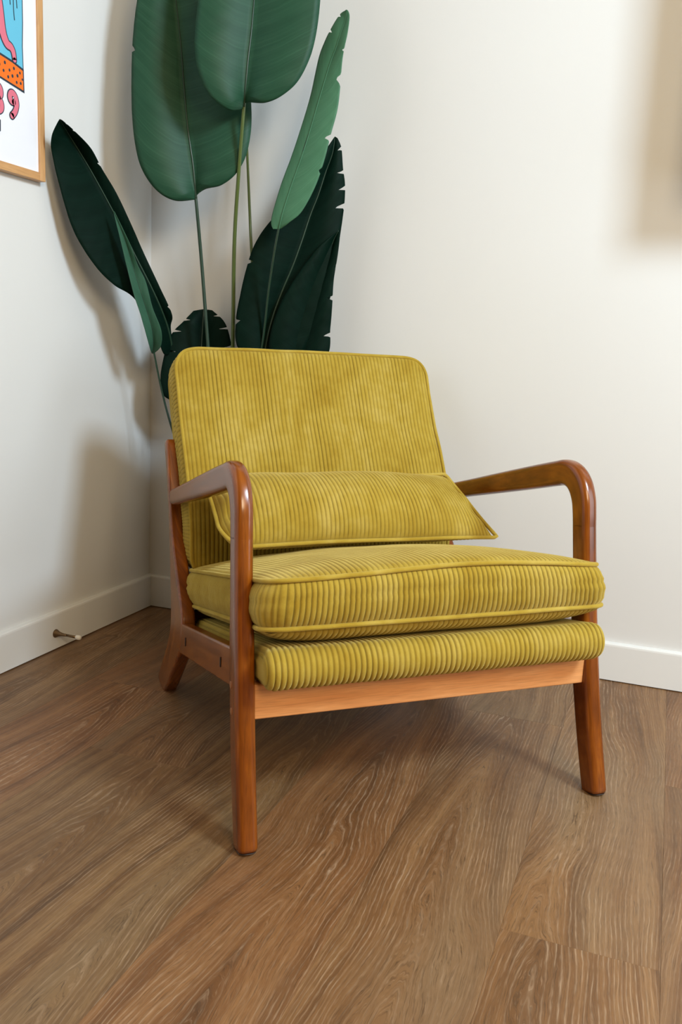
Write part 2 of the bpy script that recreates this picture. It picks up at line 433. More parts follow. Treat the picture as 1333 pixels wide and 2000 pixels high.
def cushion(name, hx, LB, TH, R, mapf, pF, pB, parent, bulge=.012, nb=46, ribs_box='x', exp=3.2, expB=7.0, label=None, wr=.003, seed=0.0):
    """box cushion: front/top face, back/bottom face, boxing strip, two piping cords. a across, b along, c thickness"""
    sub = 8; na = int(2*hx/PITCH_R)*sub; vs = []; fs = []; rbs = []
    def brange(a):
        e = max(0.0, abs(a)-(hx-R)); k = R-math.sqrt(max(0.0, R*R-e*e)); return k, LB-k
    def P(a, b, c):
        return Vector(mapf(a, b, c))
    def normal(a, b, s):
        e = .002; u = P(a+e, b, TH if s > 0 else 0)-P(a-e, b, TH if s > 0 else 0); v = P(a, b+e, TH if s > 0 else 0)-P(a, b-e, TH if s > 0 else 0)
        n = u.cross(v).normalized(); c = P(a, b, TH)-P(a, b, 0)
        if n.dot(c)*s < 0: n = -n
        return n
    for s in (1, -1):
        pf = pF if s > 0 else pB; base = len(vs); ex = exp if s > 0 else expB
        for i in range(na+1):
            a = -hx + 2*hx*i/na; b0, b1 = brange(a); u = a/hx
            for j in range(nb+1):
                t = j/nb; tt = .5-.5*math.cos(math.pi*t)*(.55) - (t-.5)*-.45 if False else t
                b = b0+(b1-b0)*tt; v = 2*b/LB-1
                ed = min(hx-abs(a), b-b0 if b-b0 < b1-b else b1-b, .02)
                # distance to the outline also near the round corners
                fade = min(1.0, max(0.0, ed/.010)); fade = fade*fade*(3-2*fade)
                dome = (max(0, 1-abs(u)**ex)*max(0, 1-abs(v)**ex))**.55
                h = pf*dome + (AMP*rib(a)-AMP*.5)*fade + wr*dome*nz(a+seed, b, s*3.0, 8)
                q = P(a, b, TH if s > 0 else 0) + normal(a, b, s)*h
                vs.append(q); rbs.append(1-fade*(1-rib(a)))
        for i in range(na):
            for j in range(nb):
                a_ = base+i*(nb+1)+j; q = (a_, a_+nb+1, a_+nb+2, a_+1)
                fs.append(q)
    # perimeter outline
    per = []; st = PITCH_R/6
    def line(p, q):
        n = max(2, int(math.hypot(q[0]-p[0], q[1]-p[1])/st))
        for k in range(n): per.append((p[0]+(q[0]-p[0])*k/n, p[1]+(q[1]-p[1])*k/n))
    def arc(cx, cy, a0):
        n = max(4, int(R*math.pi/2/st))
        for k in range(n):
            q = a0+math.pi/2*k/n; per.append((cx+R*math.cos(q), cy+R*math.sin(q)))
    line((-hx+R, 0), (hx-R, 0)); arc(hx-R, R, -math.pi/2); line((hx, R), (hx, LB-R)); arc(hx-R, LB-R, 0)
    line((hx-R, LB), (-hx+R, LB)); arc(-hx+R, LB-R, math.pi/2); line((-hx, LB-R), (-hx, R)); arc(-hx+R, R, math.pi)
    n = len(per); NC = 12; base = len(vs); s_acc = 0
    for i, (a, b) in enumerate(per):
        pa, pb = per[(i-1) % n], per[(i+1) % n]; tx, ty = pb[0]-pa[0], pb[1]-pa[1]; l = math.hypot(tx, ty); ox, oy = ty/l, -tx/l
        s_acc += math.hypot(a-per[i-1][0], b-per[i-1][1]) if i else 0
        on_front = abs(oy) > .8
        rb = rib(a) if on_front else rib(s_acc)*.6
        for k in range(NC+1):
            t = k/NC; prof = math.sin(math.pi*t)
            off = bulge*prof**.7 + (AMP*rb)*min(1, 6*min(t, 1-t)) + .002*nz(a*2, b*2, t+seed, 6)*prof
            crease = -.0024*math.exp(-((t-.56)/.035)**2) if ribs_box == 'crease' else 0
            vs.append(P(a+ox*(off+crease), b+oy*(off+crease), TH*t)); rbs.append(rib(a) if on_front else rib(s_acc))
    for i in range(n):
        for k in range(NC):
            a_ = base+i*(NC+1)+k; b_ = base+((i+1) % n)*(NC+1)+k; fs.append((a_, b_, b_+1, a_+1))
    o = mesh(name, vs, fs, M['cord'], parent, ribs=rbs)
    bm = bmesh.new(); bm.from_mesh(o.data); bmesh.ops.remove_doubles(bm, verts=bm.verts[:], dist=.00015); bmesh.ops.recalc_face_normals(bm, faces=bm.faces[:]); bm.to_mesh(o.data); bm.free()
    for p in o.data.polygons: p.use_smooth = True
    if label: o['label'] = label
    for s in (1, 0):
        pts = []
        for i in range(0, n, 4):
            a, b = per[i]; pa, pb = per[(i-1) % n], per[(i+1) % n]; tx, ty = pb[0]-pa[0], pb[1]-pa[1]; l = math.hypot(tx, ty); ox, oy = ty/l, -tx/l
            wv = .0018*nz(a*1.7+seed, b*1.7, s*5.0, 7)
            pts.append(P(a+ox*(.0035+wv), b+oy*(.0035+wv), TH*s + (.0012 if s else -.0012)+wv*.6))
        tube('piping', pts, .0040, M['cord'], o, True, 10)
    return o

SL = .215
def seat_map(a, b, c):
    y = -.437+b*.977
    t = c/.077; k = 1.0 + .014*max(0.0, min(1.0, (-.375-y)/.04))*(1-t)      # the front swells past the legs
    arch = .007*(1-(a/.325)**2)*t + .0035*math.sin(a*11+1.0)*t
    return (a*k*(.967-.022*t)-.006*t, y, .371-SL*b+c+arch)
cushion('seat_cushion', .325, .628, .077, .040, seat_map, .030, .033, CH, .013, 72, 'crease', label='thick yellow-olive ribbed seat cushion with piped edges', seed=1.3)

BC = [(.160, .300), (.160, .345), (.164, .40), (.176, .45), (.198, .50), (.232, .56), (.274, .62), (.306, .68), (.334, .735), (.357, .785)]
BCS = cr([list(q) for q in BC], 200)
BL = [0.0]
for i in range(1, 200): BL.append(BL[-1]+math.hypot(BCS[i][0]-BCS[i-1][0], BCS[i][1]-BCS[i-1][1]))
BLEN = BL[-1]
def back_map(a, b, c):
    x = min(max(b, -.03), BLEN+.03)/BLEN*199; i = int(max(0, min(198, x))); t = x-i
    p, q = BCS[i], BCS[i+1]; y = p[0]+(q[0]-p[0])*t; z = p[1]+(q[1]-p[1])*t
    ty, tz = q[0]-p[0], q[1]-p[1]; l = math.hypot(ty, tz); ty /= l; tz /= l
    cc = .088-c   # c = TH is the front face
    z += .010*(1-(a/.31)**2)*max(0, b/BLEN-.6)*.8
    a *= .985+.02*min(1, max(0, b/BLEN))
    return (a, y+tz*cc, z-ty*cc)
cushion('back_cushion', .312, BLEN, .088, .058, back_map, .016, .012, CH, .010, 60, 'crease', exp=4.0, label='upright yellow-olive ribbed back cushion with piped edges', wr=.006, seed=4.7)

# padded seat base: one roll of corduroy over the front
def seat_base():
    prof = []; F = -.449; TOPZ = .338; BOTZ = .270
    rc = .0275
    def zt(y): return TOPZ-SL*(y-F)*(1.0 if y > F else 0)
    cy, cz = F+rc, BOTZ+.0305
    # from the rear top, over the front, to the rear bottom
    for k in range(26): y = .12+(cy-.12)*k/26; prof.append((y, cz+rc+.003-SL*(y-cy)))
    for k in range(17): q = math.pi/2+math.pi*k/16; prof.append((cy+rc*math.cos(q), cz+(rc+.003)*math.sin(q)))
    for k in range(1, 20): y = cy+(.12-cy)*k/19; prof.append((y, cz-rc-.003-SL*(y-cy)*.9))
    n = len(prof); hx = .316; sub = 8; na = int(2*hx/PITCH_R)*sub; vs = []; fs = []; rbs = []
    for i in range(na+1):
        a = -hx+2*hx*i/na; e = min(1, (hx-abs(a))/.020); sh = 1-.42*(1-math.sqrt(max(0, 1-(1-e)**2)))
        hr = AMP*1.25*rib(a)*min(1, (hx-abs(a))/.002)
        hr += .0012*nz(a, 3.0, 0, 14)
        for j, (y, z) in enumerate(prof):
            my, mz = (cy, cz-SL*max(0, y-cy))
            a0 = prof[max(j-1, 0)]; b0 = prof[min(j+1, n-1)]; ty, tz = b0[0]-a0[0], b0[1]-a0[1]; l = math.hypot(ty, tz); ny, nz_ = tz/l, -ty/l
            if ny*(y-my)+nz_*(z-mz) < 0: ny, nz_ = -ny, -nz_
            yy = my+(y-my)*sh if y < cy else y; zz = mz+(z-mz)*sh
            x = a*(1.0 if y < -.41 else .985)
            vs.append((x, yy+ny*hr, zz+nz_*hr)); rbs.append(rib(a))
    for i in range(na):
        for j in range(n-1):
            q = i*n+j; fs.append((q, q+1, q+n+1, q+n))
        fs.append((i*n+n-1, i*n, (i+1)*n, (i+1)*n+n-1))
    fs.append(tuple(range(n))); fs.append(tuple(reversed(range(na*n, na*n+n))))
    o = mesh('seat_base', vs, fs, M['cord'], CH, ribs=rbs)
    bm = bmesh.new(); bm.from_mesh(o.data); bmesh.ops.recalc_face_normals(bm, faces=bm.faces[:]); bm.to_mesh(o.data); bm.free()
    o['label'] = 'thin ribbed corduroy seat base rolled over the front rail'
seat_base()

# ------------------------------------------------------------------ lumbar pillow (its own thing)
def pillow():
    root = empty('lumbar_pillow', CH.location, .726415, 'long yellow-olive corduroy lumbar pillow leaning on the armchair back', 'pillow')
    hx = .312; bot = Vector((0, -.056, .411)); top = Vector((0, .100, .522)); up = (top-bot); H = up.length; up.normalize()
    nrm = Vector((0, -up.z, up.y))
    def P(a, b):
        u = a/hx; v = 2*b/H-1
        t = b/H; xl = -.296-.007*t; xr = .306-.040*t
        ax = xl+(xr-xl)*(u+1)/2
        cl = max(0, (-u-.86)/.14); cr_ = max(0, (u-.90)/.10)
        ax += .020*cl*max(0, 1-t*3.2)**1.5 - .010*cr_*max(0, t-.6)*2.5
        ax -= .006*u*(1-v*v)*abs(u)**5
        bb = b + .010*max(0, 1-t*3.2)**1.5*cl**1.5*1.6
        wv = .003*nz(a, b, 2.0, 6)
        # the lower edge rides up at the left, sits at the right
        return Vector((ax, 0, 0)) + bot + up*bb + nrm*(wv + .012*(-v)*(1-u*u)*.5)
    def squeeze(q):
        # the cover gives way where it rests on the seat cushion and on the back cushion
        b = (q.y+.437)/.977; u = min(1, abs(q.x)/.314); v = min(1, abs(2*b/.628-1))
        dome = (max(0, 1-u**3.2)*max(0, 1-v**3.2))**.55
        zs = .448-SL*b+.007*(1-u*u)+.0035*math.sin(q.x*11+1.0)+.030*dome+.008
        if q.z < zs: q.z = zs+.02*(1-math.exp((q.z-zs)/.2))*0
        k = 0
        while k < 198 and BCS[k][1] < q.z: k += 1
        ym = BCS[k][0]-.024
        if q.y > ym: q.y = ym
        return q
    sub = 8; na = int(2*hx/PITCH_R)*sub; nb = 54; vs = []; fs = []; rbs = []
    for s in (1, -1):
        base = len(vs)
        for i in range(na+1):
            a = -hx+2*hx*i/na; u = a/hx
            for j in range(nb+1):
                t = .5-.5*math.cos(math.pi*j/nb); b = H*t; v = 2*t-1
                du = max(0, 1-abs(u)**(2.6 if u > 0 else 5))**.6*(1-.10*max(0, u)); dv = max(0, 1-abs(v)**2.1)**.62
                th = .074 if s > 0 else .05
                fade = min(1, (hx-abs(a))/.006)*min(1, (min(t, 1-t)*H)/.004)
                h = th*du*dv + AMP*1.05*rib(a+.002*nz(a, b, 9.0, 10))*fade + .005*du*dv*nz(a, b, 1.5+s, 9)
                pk = .006*math.exp(-((abs(u)-.93)/.04)**2)*math.cos(v*9)*dv
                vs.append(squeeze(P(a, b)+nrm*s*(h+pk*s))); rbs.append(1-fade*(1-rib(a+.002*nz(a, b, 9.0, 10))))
        for i in range(na):
            for j in range(nb):
                q = base+i*(nb+1)+j; fs.append((q, q+nb+1, q+nb+2, q+1))
    o = mesh('pillow_cover', vs, fs, M['cord'], root, ribs=rbs)
    bm = bmesh.new(); bm.from_mesh(o.data); bmesh.ops.remove_doubles(bm, verts=bm.verts[:], dist=.0001); bmesh.ops.recalc_face_normals(bm, faces=bm.faces[:]); bm.to_mesh(o.data); bm.free()
    for p in o.data.polygons: p.use_smooth = True
    per = []
    n = 150
    for k in range(n): per.append(P(-hx+2*hx*k/n, 0) - up*.003)
    for k in range(30): per.append(P(hx, H*k/30)+Vector((.003, 0, 0)))
    for k in range(n): per.append(P(hx-2*hx*k/n, H)+up*.003)
    for k in range(30): per.append(P(-hx, H*(1-k/30))-Vector((.003, 0, 0)))
    tube('piping', [squeeze(q-Vector((0, .004, -.0045)))-Vector((0, .0025, -.001)) for q in per], .0041, M['cord'], root, True, 10)
pillow()

# ------------------------------------------------------------------ plant
LEAVES = {
    'big_left': [[[0.262,0.205,1.159],[0.263,0.205,1.162],[0.266,0.202,1.172]],[[0.228,0.245,1.15],[0.265,0.21,1.18],[0.296,0.214,1.182]],[[0.193,0.271,1.168],[0.264,0.215,1.207],[0.34,0.213,1.191]],[[0.163,0.289,1.21],[0.262,0.219,1.24],[0.377,0.209,1.217]],[[0.147,0.298,1.262],[0.257,0.223,1.278],[0.402,0.204,1.261]],[[0.135,0.298,1.345],[0.249,0.226,1.332],[0.412,0.199,1.328]],[[0.128,0.29,1.448],[0.236,0.223,1.423],[0.406,0.195,1.409]],[[0.127,0.282,1.531],[0.223,0.218,1.52],[0.392,0.19,1.505]],[[0.131,0.271,1.613],[0.205,0.214,1.627],[0.37,0.184,1.612]],[[0.142,0.251,1.722],[0.18,0.208,1.759],[0.328,0.181,1.731]],[[0.151,0.231,1.82],[0.161,0.206,1.852],[0.252,0.188,1.849]],[[0.143,0.209,1.92],[0.144,0.209,1.922],[0.147,0.208,1.92]]],
    'big_front': [[[0.409,0.243,1.358],[0.412,0.24,1.365],[0.414,0.237,1.377]],[[0.398,0.274,1.347],[0.416,0.246,1.375],[0.443,0.253,1.368]],[[0.381,0.296,1.353],[0.42,0.253,1.386],[0.479,0.258,1.365]],[[0.359,0.315,1.374],[0.424,0.258,1.403],[0.517,0.256,1.378]],[[0.342,0.328,1.408],[0.428,0.261,1.43],[0.553,0.25,1.407]],[[0.332,0.335,1.449],[0.432,0.262,1.469],[0.579,0.243,1.456]],[[0.33,0.336,1.498],[0.437,0.26,1.519],[0.592,0.237,1.512]],[[0.333,0.328,1.576],[0.44,0.255,1.592],[0.596,0.229,1.588]],[[0.34,0.317,1.654],[0.442,0.247,1.677],[0.591,0.221,1.672]],[[0.352,0.301,1.734],[0.443,0.241,1.76],[0.565,0.219,1.756]],[[0.385,0.279,1.804],[0.443,0.236,1.831],[0.52,0.225,1.822]],[[0.442,0.237,1.881],[0.444,0.236,1.883],[0.447,0.235,1.881]]],
    'light_right': [[[0.499,0.242,1.081],[0.512,0.237,1.081],[0.518,0.234,1.083]],[[0.493,0.241,1.094],[0.518,0.242,1.094],[0.543,0.243,1.096]],[[0.496,0.24,1.12],[0.526,0.244,1.122],[0.573,0.241,1.121]],[[0.511,0.228,1.188],[0.542,0.236,1.182],[0.602,0.233,1.178]],[[0.529,0.218,1.247],[0.56,0.228,1.241],[0.62,0.227,1.237]],[[0.545,0.208,1.307],[0.576,0.22,1.3],[0.633,0.221,1.3]],[[0.564,0.195,1.389],[0.593,0.209,1.376],[0.645,0.214,1.363]],[[0.578,0.184,1.478],[0.612,0.195,1.46],[0.646,0.204,1.455]],[[0.592,0.184,1.514],[0.625,0.194,1.493],[0.65,0.204,1.488]],[[0.608,0.186,1.541],[0.635,0.195,1.522],[0.656,0.202,1.522]],[[0.629,0.187,1.569],[0.646,0.194,1.554],[0.658,0.199,1.557]],[[0.649,0.2,1.572],[0.651,0.199,1.573],[0.654,0.198,1.571]]],
    'dark_right': [[[0.421,0.142,0.742],[0.43,0.138,0.742],[0.44,0.134,0.743]],[[0.377,0.176,0.793],[0.439,0.132,0.816],[0.519,0.117,0.773]],[[0.373,0.184,0.86],[0.453,0.126,0.882],[0.556,0.106,0.834]],[[0.384,0.183,0.929],[0.474,0.118,0.948],[0.59,0.093,0.907]],[[0.397,0.182,0.986],[0.496,0.11,1.007],[0.602,0.087,0.978]],[[0.414,0.178,1.043],[0.516,0.102,1.072],[0.61,0.078,1.075]],[[0.439,0.17,1.09],[0.534,0.095,1.136],[0.616,0.07,1.161]],[[0.474,0.158,1.133],[0.552,0.09,1.186],[0.616,0.071,1.213]],[[0.525,0.135,1.191],[0.568,0.085,1.242],[0.611,0.076,1.249]],[[0.561,0.111,1.268],[0.583,0.083,1.285],[0.605,0.078,1.298]],[[0.586,0.087,1.321],[0.589,0.085,1.325],[0.596,0.084,1.321]]],
    'dark_low': [[[0.497,0.126,0.679],[0.505,0.123,0.679],[0.512,0.12,0.68]],[[0.462,0.153,0.77],[0.522,0.112,0.767],[0.594,0.096,0.777]],[[0.462,0.162,0.829],[0.536,0.105,0.84],[0.602,0.096,0.855]],[[0.482,0.157,0.9],[0.55,0.099,0.906],[0.606,0.1,0.907]],[[0.511,0.148,0.959],[0.566,0.093,0.971],[0.607,0.099,0.973]],[[0.545,0.132,1.018],[0.583,0.088,1.029],[0.613,0.094,1.035]],[[0.578,0.115,1.064],[0.597,0.087,1.073],[0.616,0.092,1.079]],[[0.609,0.09,1.096],[0.611,0.089,1.098],[0.614,0.088,1.096]]],
    'dark_left': [[[0.147,0.128,0.771],[0.152,0.126,0.771],[0.156,0.125,0.768]],[[0.165,0.194,0.77],[0.159,0.158,0.825],[0.162,0.154,0.839]],[[0.162,0.239,0.836],[0.16,0.193,0.877],[0.184,0.185,0.873]],[[0.135,0.289,0.907],[0.148,0.23,0.94],[0.169,0.222,0.941]],[[0.112,0.342,0.935],[0.126,0.269,1.013],[0.144,0.26,1.024]],[[0.089,0.388,0.977],[0.107,0.307,1.083],[0.134,0.297,1.084]],[[0.061,0.428,1.048],[0.087,0.346,1.15],[0.116,0.335,1.154]],[[0.049,0.457,1.128],[0.067,0.386,1.214],[0.102,0.375,1.204]],[[0.041,0.48,1.212],[0.057,0.426,1.258],[0.099,0.414,1.242]],[[0.055,0.5,1.249],[0.065,0.465,1.277],[0.086,0.458,1.271]],[[0.078,0.503,1.284],[0.08,0.502,1.286],[0.085,0.501,1.284]]],
    'fold_left': [[[0.148,0.226,0.769],[0.151,0.225,0.769],[0.155,0.223,0.77]],[[0.162,0.258,0.788],[0.164,0.242,0.799],[0.183,0.237,0.789]],[[0.165,0.283,0.827],[0.171,0.26,0.835],[0.194,0.253,0.829]],[[0.164,0.305,0.871],[0.165,0.28,0.885],[0.181,0.274,0.886]],[[0.16,0.326,0.914],[0.159,0.301,0.934],[0.173,0.293,0.948]],[[0.15,0.342,0.98],[0.149,0.321,0.995],[0.163,0.317,0.989]],[[0.142,0.356,1.039],[0.142,0.341,1.047],[0.155,0.338,1.036]],[[0.126,0.363,1.106],[0.126,0.363,1.108],[0.129,0.362,1.106]]],
    'small_back': [[[0.213,0.112,0.62],[0.229,0.106,0.621],[0.245,0.1,0.621]],[[0.145,0.155,0.653],[0.225,0.1,0.677],[0.311,0.089,0.681]],[[0.135,0.161,0.704],[0.222,0.096,0.719],[0.321,0.086,0.737]],[[0.142,0.152,0.77],[0.22,0.091,0.767],[0.316,0.087,0.778]],[[0.155,0.138,0.823],[0.219,0.085,0.823],[0.3,0.083,0.833]],[[0.178,0.118,0.857],[0.219,0.081,0.858],[0.281,0.079,0.865]],[[0.193,0.089,0.888],[0.219,0.078,0.894],[0.241,0.07,0.892]]]}
STEMS = {
    'big_left': [[0.208,0.203,1.578],[0.228,0.207,1.44],[0.248,0.208,1.282],[0.263,0.205,1.162],[0.264,0.171,0.999],[0.274,0.146,0.776],[0.296,0.129,0.486],[0.319,0.138,0.23]],
    'big_front': [[0.431,0.236,1.6],[0.42,0.237,1.477],[0.412,0.24,1.368],[0.387,0.211,1.228],[0.357,0.17,1.05],[0.339,0.132,0.779],[0.325,0.118,0.487],[0.327,0.135,0.231]],
    'top_hidden': [[0.301,0.024,1.462],[0.332,0.058,1.284],[0.359,0.084,1.1],[0.375,0.09,0.929],[0.371,0.098,0.78],[0.343,0.111,0.488],[0.33,0.134,0.231]],
    'light_right': [[0.576,0.22,1.3],[0.539,0.229,1.183],[0.512,0.237,1.083],[0.469,0.192,0.948],[0.427,0.142,0.782],[0.361,0.115,0.49],[0.335,0.132,0.231]],
    'dark_right': [[0.514,0.097,1.072],[0.468,0.106,0.949],[0.43,0.113,0.816],[0.407,0.114,0.741],[0.354,0.107,0.489],[0.328,0.124,0.229]],
    'dark_low': [[0.548,0.095,0.906],[0.517,0.101,0.767],[0.451,0.087,0.634],[0.373,0.103,0.419],[0.333,0.122,0.229]],
    'dark_left': [[0.102,0.301,1.084],[0.128,0.199,0.942],[0.158,0.135,0.771],[0.176,0.126,0.674],[0.262,0.15,0.443],[0.308,0.142,0.23]],
    'fold_left': [[0.144,0.248,0.887],[0.15,0.222,0.783],[0.159,0.188,0.661],[0.189,0.177,0.552],[0.244,0.165,0.4],[0.303,0.144,0.23]],
    'small_back': [[0.217,0.082,0.823],[0.223,0.097,0.676],[0.266,0.114,0.453],[0.309,0.131,0.228]]}
PL = empty('potted_plant', (.335, -.155, 0), 0, 'tall bird-of-paradise plant with large dark green leaves behind the armchair', 'plant')
PX, PY = PL.location.x, PL.location.y
def wv(p): return Vector((p[0]-PX, -p[1]-PY, p[2]))
def leaf(name, rows, mat, notches=(), camber=.010, mid_r=.0035, label=None, N=170):
    R = cr([[*q[0], *q[1], *q[2]] for q in rows], N); K = 10; vs = []; fs = []; uv = []
    Ln = 0; prev = None
    for i, q in enumerate(R):
        L, Md, Rt = wv(q[0:3]), wv(q[3:6]), wv(q[6:9]); t = i/(N-1)
        if prev is not None: Ln += (Md-prev).length
        prev = Md.copy()
        ax = (Rt-L); side = ax.normalized() if ax.length > 1e-5 else Vector((1, 0, 0))
        fwd = Vector((.345, -.9386, 0))
        for j in range(-K, K+1):
            u = j/K; e = L if u < 0 else Rt; au = abs(u)
            for (nt, sd, dp, wd) in notches:
                if sd*u > 0:
                    k = max(0, 1-abs(t-nt)/wd) 
                    au = min(au, 1-dp*k) if k > 0 else au
            p = Md.lerp(e, au)
            cam_ = camber*math.sin(math.pi*min(1, au))*min(1, (e-Md).length/.06)
            rp = .0004*math.sin(Ln*150+au*5)*au*min(1, (e-Md).length/.05)
            vs.append(p+fwd*(cam_+rp)); uv.append((u, Ln))
    m = 2*K+1
    for i in range(N-1):
        for j in range(m-1):
            a = i*m+j; fs.append((a, a+1, a+m+1, a+m))
    o = mesh('leaf', vs, fs, mat, PL, True, uv)
    o.modifiers.new('th', 'SOLIDIFY').thickness = .0009
    if label: o['label'] = label
    mid = [wv(q[3:6])+Vector((.345, -.9386, 0))*.001 for q in R[::4]]
    tube('midrib', mid, mid_r, M['stem_dark'] if mat is not M['leaf_pale'] else M['leaf_pale'], o, False, 8, lambda t: mid_r*(1-.8*t))
    return o
leaf('a', LEAVES['big_left'], M['leaf'], [(.60, -1, .10, .006)], .014, label='large green leaf rising at the left')
leaf('b', LEAVES['big_front'], M['leaf'], (), .014, label='large green leaf in front, its base showing')
leaf('c', LEAVES['light_right'], M['leaf_pale'], [(.33, 1, .12, .01), (.44, 1, .3, .010), (.60, 1, .35, .011), (.72, 1, .3, .009), (.80, -1, .3, .008), (.90, -1, .3, .009)], .004, .002, label='narrow pale green leaf pointing up at the right')
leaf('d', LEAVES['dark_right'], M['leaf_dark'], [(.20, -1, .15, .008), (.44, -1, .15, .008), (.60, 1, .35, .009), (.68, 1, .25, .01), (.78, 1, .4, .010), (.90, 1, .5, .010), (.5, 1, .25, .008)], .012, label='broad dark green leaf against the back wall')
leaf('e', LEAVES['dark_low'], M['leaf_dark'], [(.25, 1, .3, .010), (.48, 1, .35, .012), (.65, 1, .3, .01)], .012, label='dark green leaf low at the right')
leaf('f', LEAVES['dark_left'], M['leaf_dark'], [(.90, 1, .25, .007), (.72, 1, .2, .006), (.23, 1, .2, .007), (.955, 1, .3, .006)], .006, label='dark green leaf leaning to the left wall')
leaf('g', LEAVES['fold_left'], M['leaf_mid'], (), .003, .0015, label='narrow green leaf overlapping the dark left one')
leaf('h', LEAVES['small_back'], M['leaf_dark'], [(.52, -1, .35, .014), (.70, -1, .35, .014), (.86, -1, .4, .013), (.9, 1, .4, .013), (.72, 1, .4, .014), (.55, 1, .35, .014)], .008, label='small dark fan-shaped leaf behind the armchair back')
for k, pts in STEMS.items():
    P_ = [wv(q) for q in cr(pts, 60)]
    r0 = {'big_front': .0062, 'top_hidden': .0055, 'big_left': .0055}.get(k, .0038)
    P_ = [p+Vector((-.345, .9386, 0))*.0 for p in P_]
    tube('stem', P_, r0, M['stem'] if k in ('big_front', 'top_hidden', 'light_right_') else M['stem_dark'], PL, False, 10, lambda t, r0=r0: r0*(.55+.45*t))
lathe('pot', [(.075, 0.0), (.080, .004), (.105, .19), (.110, .20), (.110, .214), (.100, .214), (.098, .185)], M['pot'], PL)
lathe('soil', [(.001, .186), (.05, .190), (.097, .188), (.097, .18)], M['soil'], PL)

# ------------------------------------------------------------------ framed poster on the left wall
PT = empty('framed_poster', (0, -.482, 1.155), 0, 'oak-framed poster with blue, orange and pink shapes on the left wall', 'picture')
def PB(name, t0, t1, z0, z1, x0, x1, mat, bev=.0):
    """box on the wall: t runs along the wall away from the corner."""
    o = box(name, (x0, -(t1-.482), z0-1.155), (x1, -(t0-.482), z1-1.155), mat, PT, bev)
    ul = o.data.uv_layers.new(name='UVMap')
    for lp in o.data.loops:
        c = o.data.vertices[lp.vertex_index].co; ul.data[lp.index].uv = (c.z, c.y) if (z1-z0) > (t1-t0) else (c.y, c.z)
    return o
FW = .018; T0, T1, Z0, Z1 = .482, .982, 1.155, 1.855
PB('frame_bar', T0, T0+FW, Z0, Z1, .002, .022, M['frame'], .001)
PB('frame_bar', T1-FW, T1, Z0, Z1, .002, .022, M['frame'], .001)
PB('frame_bar', T0+FW, T1-FW, Z0, Z0+FW, .002, .022, M['frame'], .001)
PB('frame_bar', T0+FW, T1-FW, Z1-FW, Z1, .002, .022, M['frame'], .001)
PB('paper', T0+FW-.002, T1-FW+.002, Z0+FW-.002, Z1-FW+.002, .006, .0165, M['paper'])
def flat(name, poly, x, mat):
    return mesh(name, [(x, -(t-.482), z-1.155) for t, z in poly], [tuple(range(len(poly)))], mat, PT, False)
def ribbon(name, pts, wd, x, mat, n=60, wf=None):
    q = cr([list(p) for p in pts], n); vs = []; fs = []
    for i in range(n):
        a, b = q[max(i-1, 0)], q[min(i+1, n-1)]; tx, ty = b[0]-a[0], b[1]-a[1]; l = math.hypot(tx, ty) or 1; nx, ny = -ty/l, tx/l
        w_ = wd*(wf(i/(n-1)) if wf else 1)
        for s in (-1, 1): vs.append((x, -(q[i][0]+nx*w_*s-.482), q[i][1]+ny*w_*s-1.155))
    # round ends
    for i in range(n-1): fs.append((2*i, 2*i+1, 2*i+3, 2*i+2))
    for (c, e0) in ((q[0], 1), (q[-1], -1)):
        k0 = len(vs); w_ = wd*(wf(0 if e0 == 1 else 1) if wf else 1)
        for k in range(18): vs.append((x, -(c[0]+w_*math.cos(k*math.pi/9)-.482), c[1]+w_*math.sin(k*math.pi/9)-1.155))
        fs.append(tuple(range(k0, k0+18)))
    return mesh(name, vs, fs, mat, PT, False)
def outlined(name, pts, wd, x, mat, o=.0028, wf=None):
    ribbon(name+'_outline', pts, wd+o, x, M['ink'], wf=None if wf is None else (lambda t: (wd*wf(t)+o)/(wd+o)))
    ribbon(name, pts, wd, x+.0003, mat, wf=wf)
X0 = .0168
BE = .5455   # right-hand edge of the printed panel
flat('panel_outline', [(BE-.0012, 1.79), (BE-.0022, 1.53), (BE-.0022, 1.48), (BE+.0002, 1.43), (BE-.0012, 1.375), (.92, 1.455), (.92, 1.79)], X0, M['ink'])
flat('blue_panel', [(BE+.0016, 1.787), (BE+.0006, 1.53), (BE+.0008, 1.48), (BE+.0032, 1.43), (BE+.0016, 1.378), (.917, 1.455), (.917, 1.787)], X0+.0002, M['blue'])
flat('band_outline', [(BE-.0022, 1.3335), (BE-.0012, 1.3835), (.581, 1.3915), (.622, 1.3965), (.92, 1.43), (.92, 1.37), (.622, 1.3445)], X0+.0003, M['ink'])
flat('orange_band', [(BE+.0015, 1.3385), (BE+.0022, 1.379), (.581, 1.3865), (.622, 1.3915), (.917, 1.425), (.917, 1.375), (.622, 1.3485)], X0+.0005, M['orange'])
rd = random.Random(3)
for (t, z, ww) in [(.5555, 1.351, .0030), (.5575, 1.372, .0028), (.5655, 1.364, .0034), (.5685, 1.3495, .003), (.5765, 1.376, .0032), (.5815, 1.359, .0034), (.5905, 1.3685, .003), (.595, 1.3535, .0032), (.6045, 1.380, .0034), (.609, 1.3625, .003), (.6215, 1.372, .0034), (.550, 1.3605, .0024), (.6335, 1.361, .003), (.638, 1.382, .003)]:
    flat('dot', [(t+ww*math.cos(k*.7), z+ww*1.15*math.sin(k*.7)) for k in range(9)], X0+.0007, M['ink'])
outlined('pink_shape', [(.66, 1.66), (.635, 1.56), (.619, 1.49), (.610, 1.443), (.598, 1.4215), (.585, 1.417), (.5775, 1.409), (.574, 1.394)], .0135, X0+.0008, M['pink'], wf=lambda t: 1.0-.62*t)
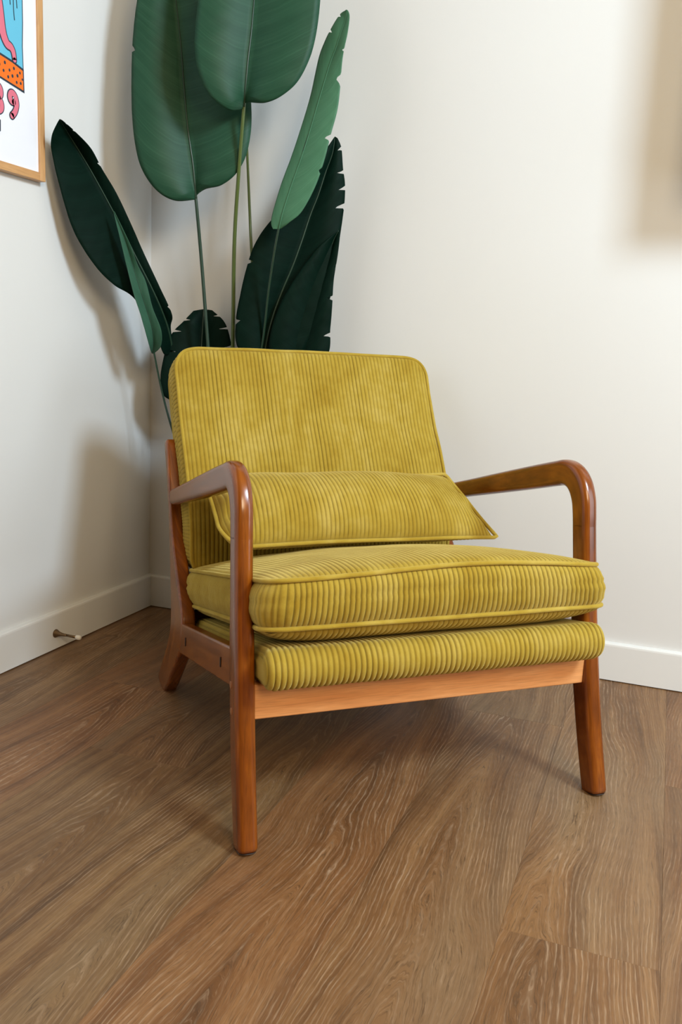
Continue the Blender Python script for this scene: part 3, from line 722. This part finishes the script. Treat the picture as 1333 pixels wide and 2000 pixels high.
for pts in ([(.5865, 1.535), (.5835, 1.5035)], [(.5735, 1.545), (.5735, 1.50), (.5712, 1.4765)], [(.5655, 1.545), (.5625, 1.5035)]):
    ribbon('ink_stroke', pts, .0012, X0+.0007, M['ink'])
nine = [(.5895, 1.3010), (.5955, 1.3085), (.5945, 1.3205), (.5850, 1.3265), (.5745, 1.3225), (.5700, 1.3110), (.5705, 1.2985), (.5765, 1.2860), (.5865, 1.2755)]
nine_a = [(.5795, 1.3055), (.5870, 1.3060), (.5915, 1.3130), (.5890, 1.3215), (.5810, 1.3235), (.5730, 1.3165), (.5700, 1.3030), (.5755, 1.2875), (.5855, 1.2760)]
outlined('digit_nine', nine_a, .0062, X0+.0008, M['pink'], .0024)
flat('digit_hole', [(.5815+.0030*math.cos(k*.63), 1.3140+.0032*math.sin(k*.63)) for k in range(10)], X0+.0014, M['ink'])
flat('digit_hole', [(.5815+.0016*math.cos(k*.63), 1.3140+.0018*math.sin(k*.63)) for k in range(10)], X0+.0016, M['paper'])
eight = [(.626, 1.3035), (.6190, 1.3120), (.6210, 1.3235), (.6300, 1.3275), (.6390, 1.3225), (.6400, 1.3110), (.6310, 1.3020), (.6190, 1.2955), (.6180, 1.2830), (.6270, 1.2760), (.6380, 1.2790), (.6410, 1.2900), (.6330, 1.3000), (.626, 1.3035)]
outlined('digit_eight', eight, .0058, X0+.0008, M['pink'], .0024)
flat('ink_mark', [(.6212, 1.2585), (.6265, 1.2600), (.6265, 1.2330), (.6220, 1.2355)], X0+.0006, M['ink'])

# ------------------------------------------------------------------ door stop on the left baseboard
DS = empty('door_stop', (.014, -.462, .044), 0, 'small trumpet-shaped brass door stop with white tip on the left baseboard', 'door stop')
def lathe_x(name, prof, mat, parent, seg=24):
    vs = []; fs = []
    for rr, x in prof:
        for k in range(seg): q = 2*math.pi*k/seg; vs.append((x, rr*math.cos(q), rr*math.sin(q)))
    for i in range(len(prof)-1):
        for k in range(seg): a = i*seg+k; b = i*seg+(k+1) % seg; fs.append((a, a+seg, b+seg, b))
    fs.append(tuple(range(seg))); fs.append(tuple(reversed(range((len(prof)-1)*seg, len(prof)*seg))))
    return mesh(name, vs, fs, mat, parent)
lathe_x('base_flange', [(.0110, 0), (.0112, .0015), (.0098, .004), (.0066, .011), (.0045, .020), (.0036, .030), (.0034, .034)], M['metal'], DS)
lathe_x('rod', [(.0034, .033), (.0034, .066)], M['metal'], DS)
lathe_x('rubber_tip', [(.0036, .064), (.0058, .065), (.0062, .068), (.0062, .074), (.0048, .078), (.001, .079)], M['rubber'], DS)['label'] = 'white rubber tip'

# ------------------------------------------------------------------ cabinet on the back wall, added out of view past the right edge to cast the soft shadow
CV = empty('blocker', (1.50, 0, 1.205), 0, 'added unseen shadow cabinet hanging on the back wall, right of the armchair', 'blocker')
box('blocker_body', (0, -.175, 0), (.85, -.001, .80), M['trim'], CV, .003)
for k in range(2):
    dr = box('blocker_door', (.004+.424*k, -.193, .004), (.422+.424*k, -.177, .796), M['trim'], CV, .002)
    h = box('handle', (.385 if k == 0 else .455, -.209, .05), (.397 if k == 0 else .467, -.193, .17), M['metal'], dr, .002)
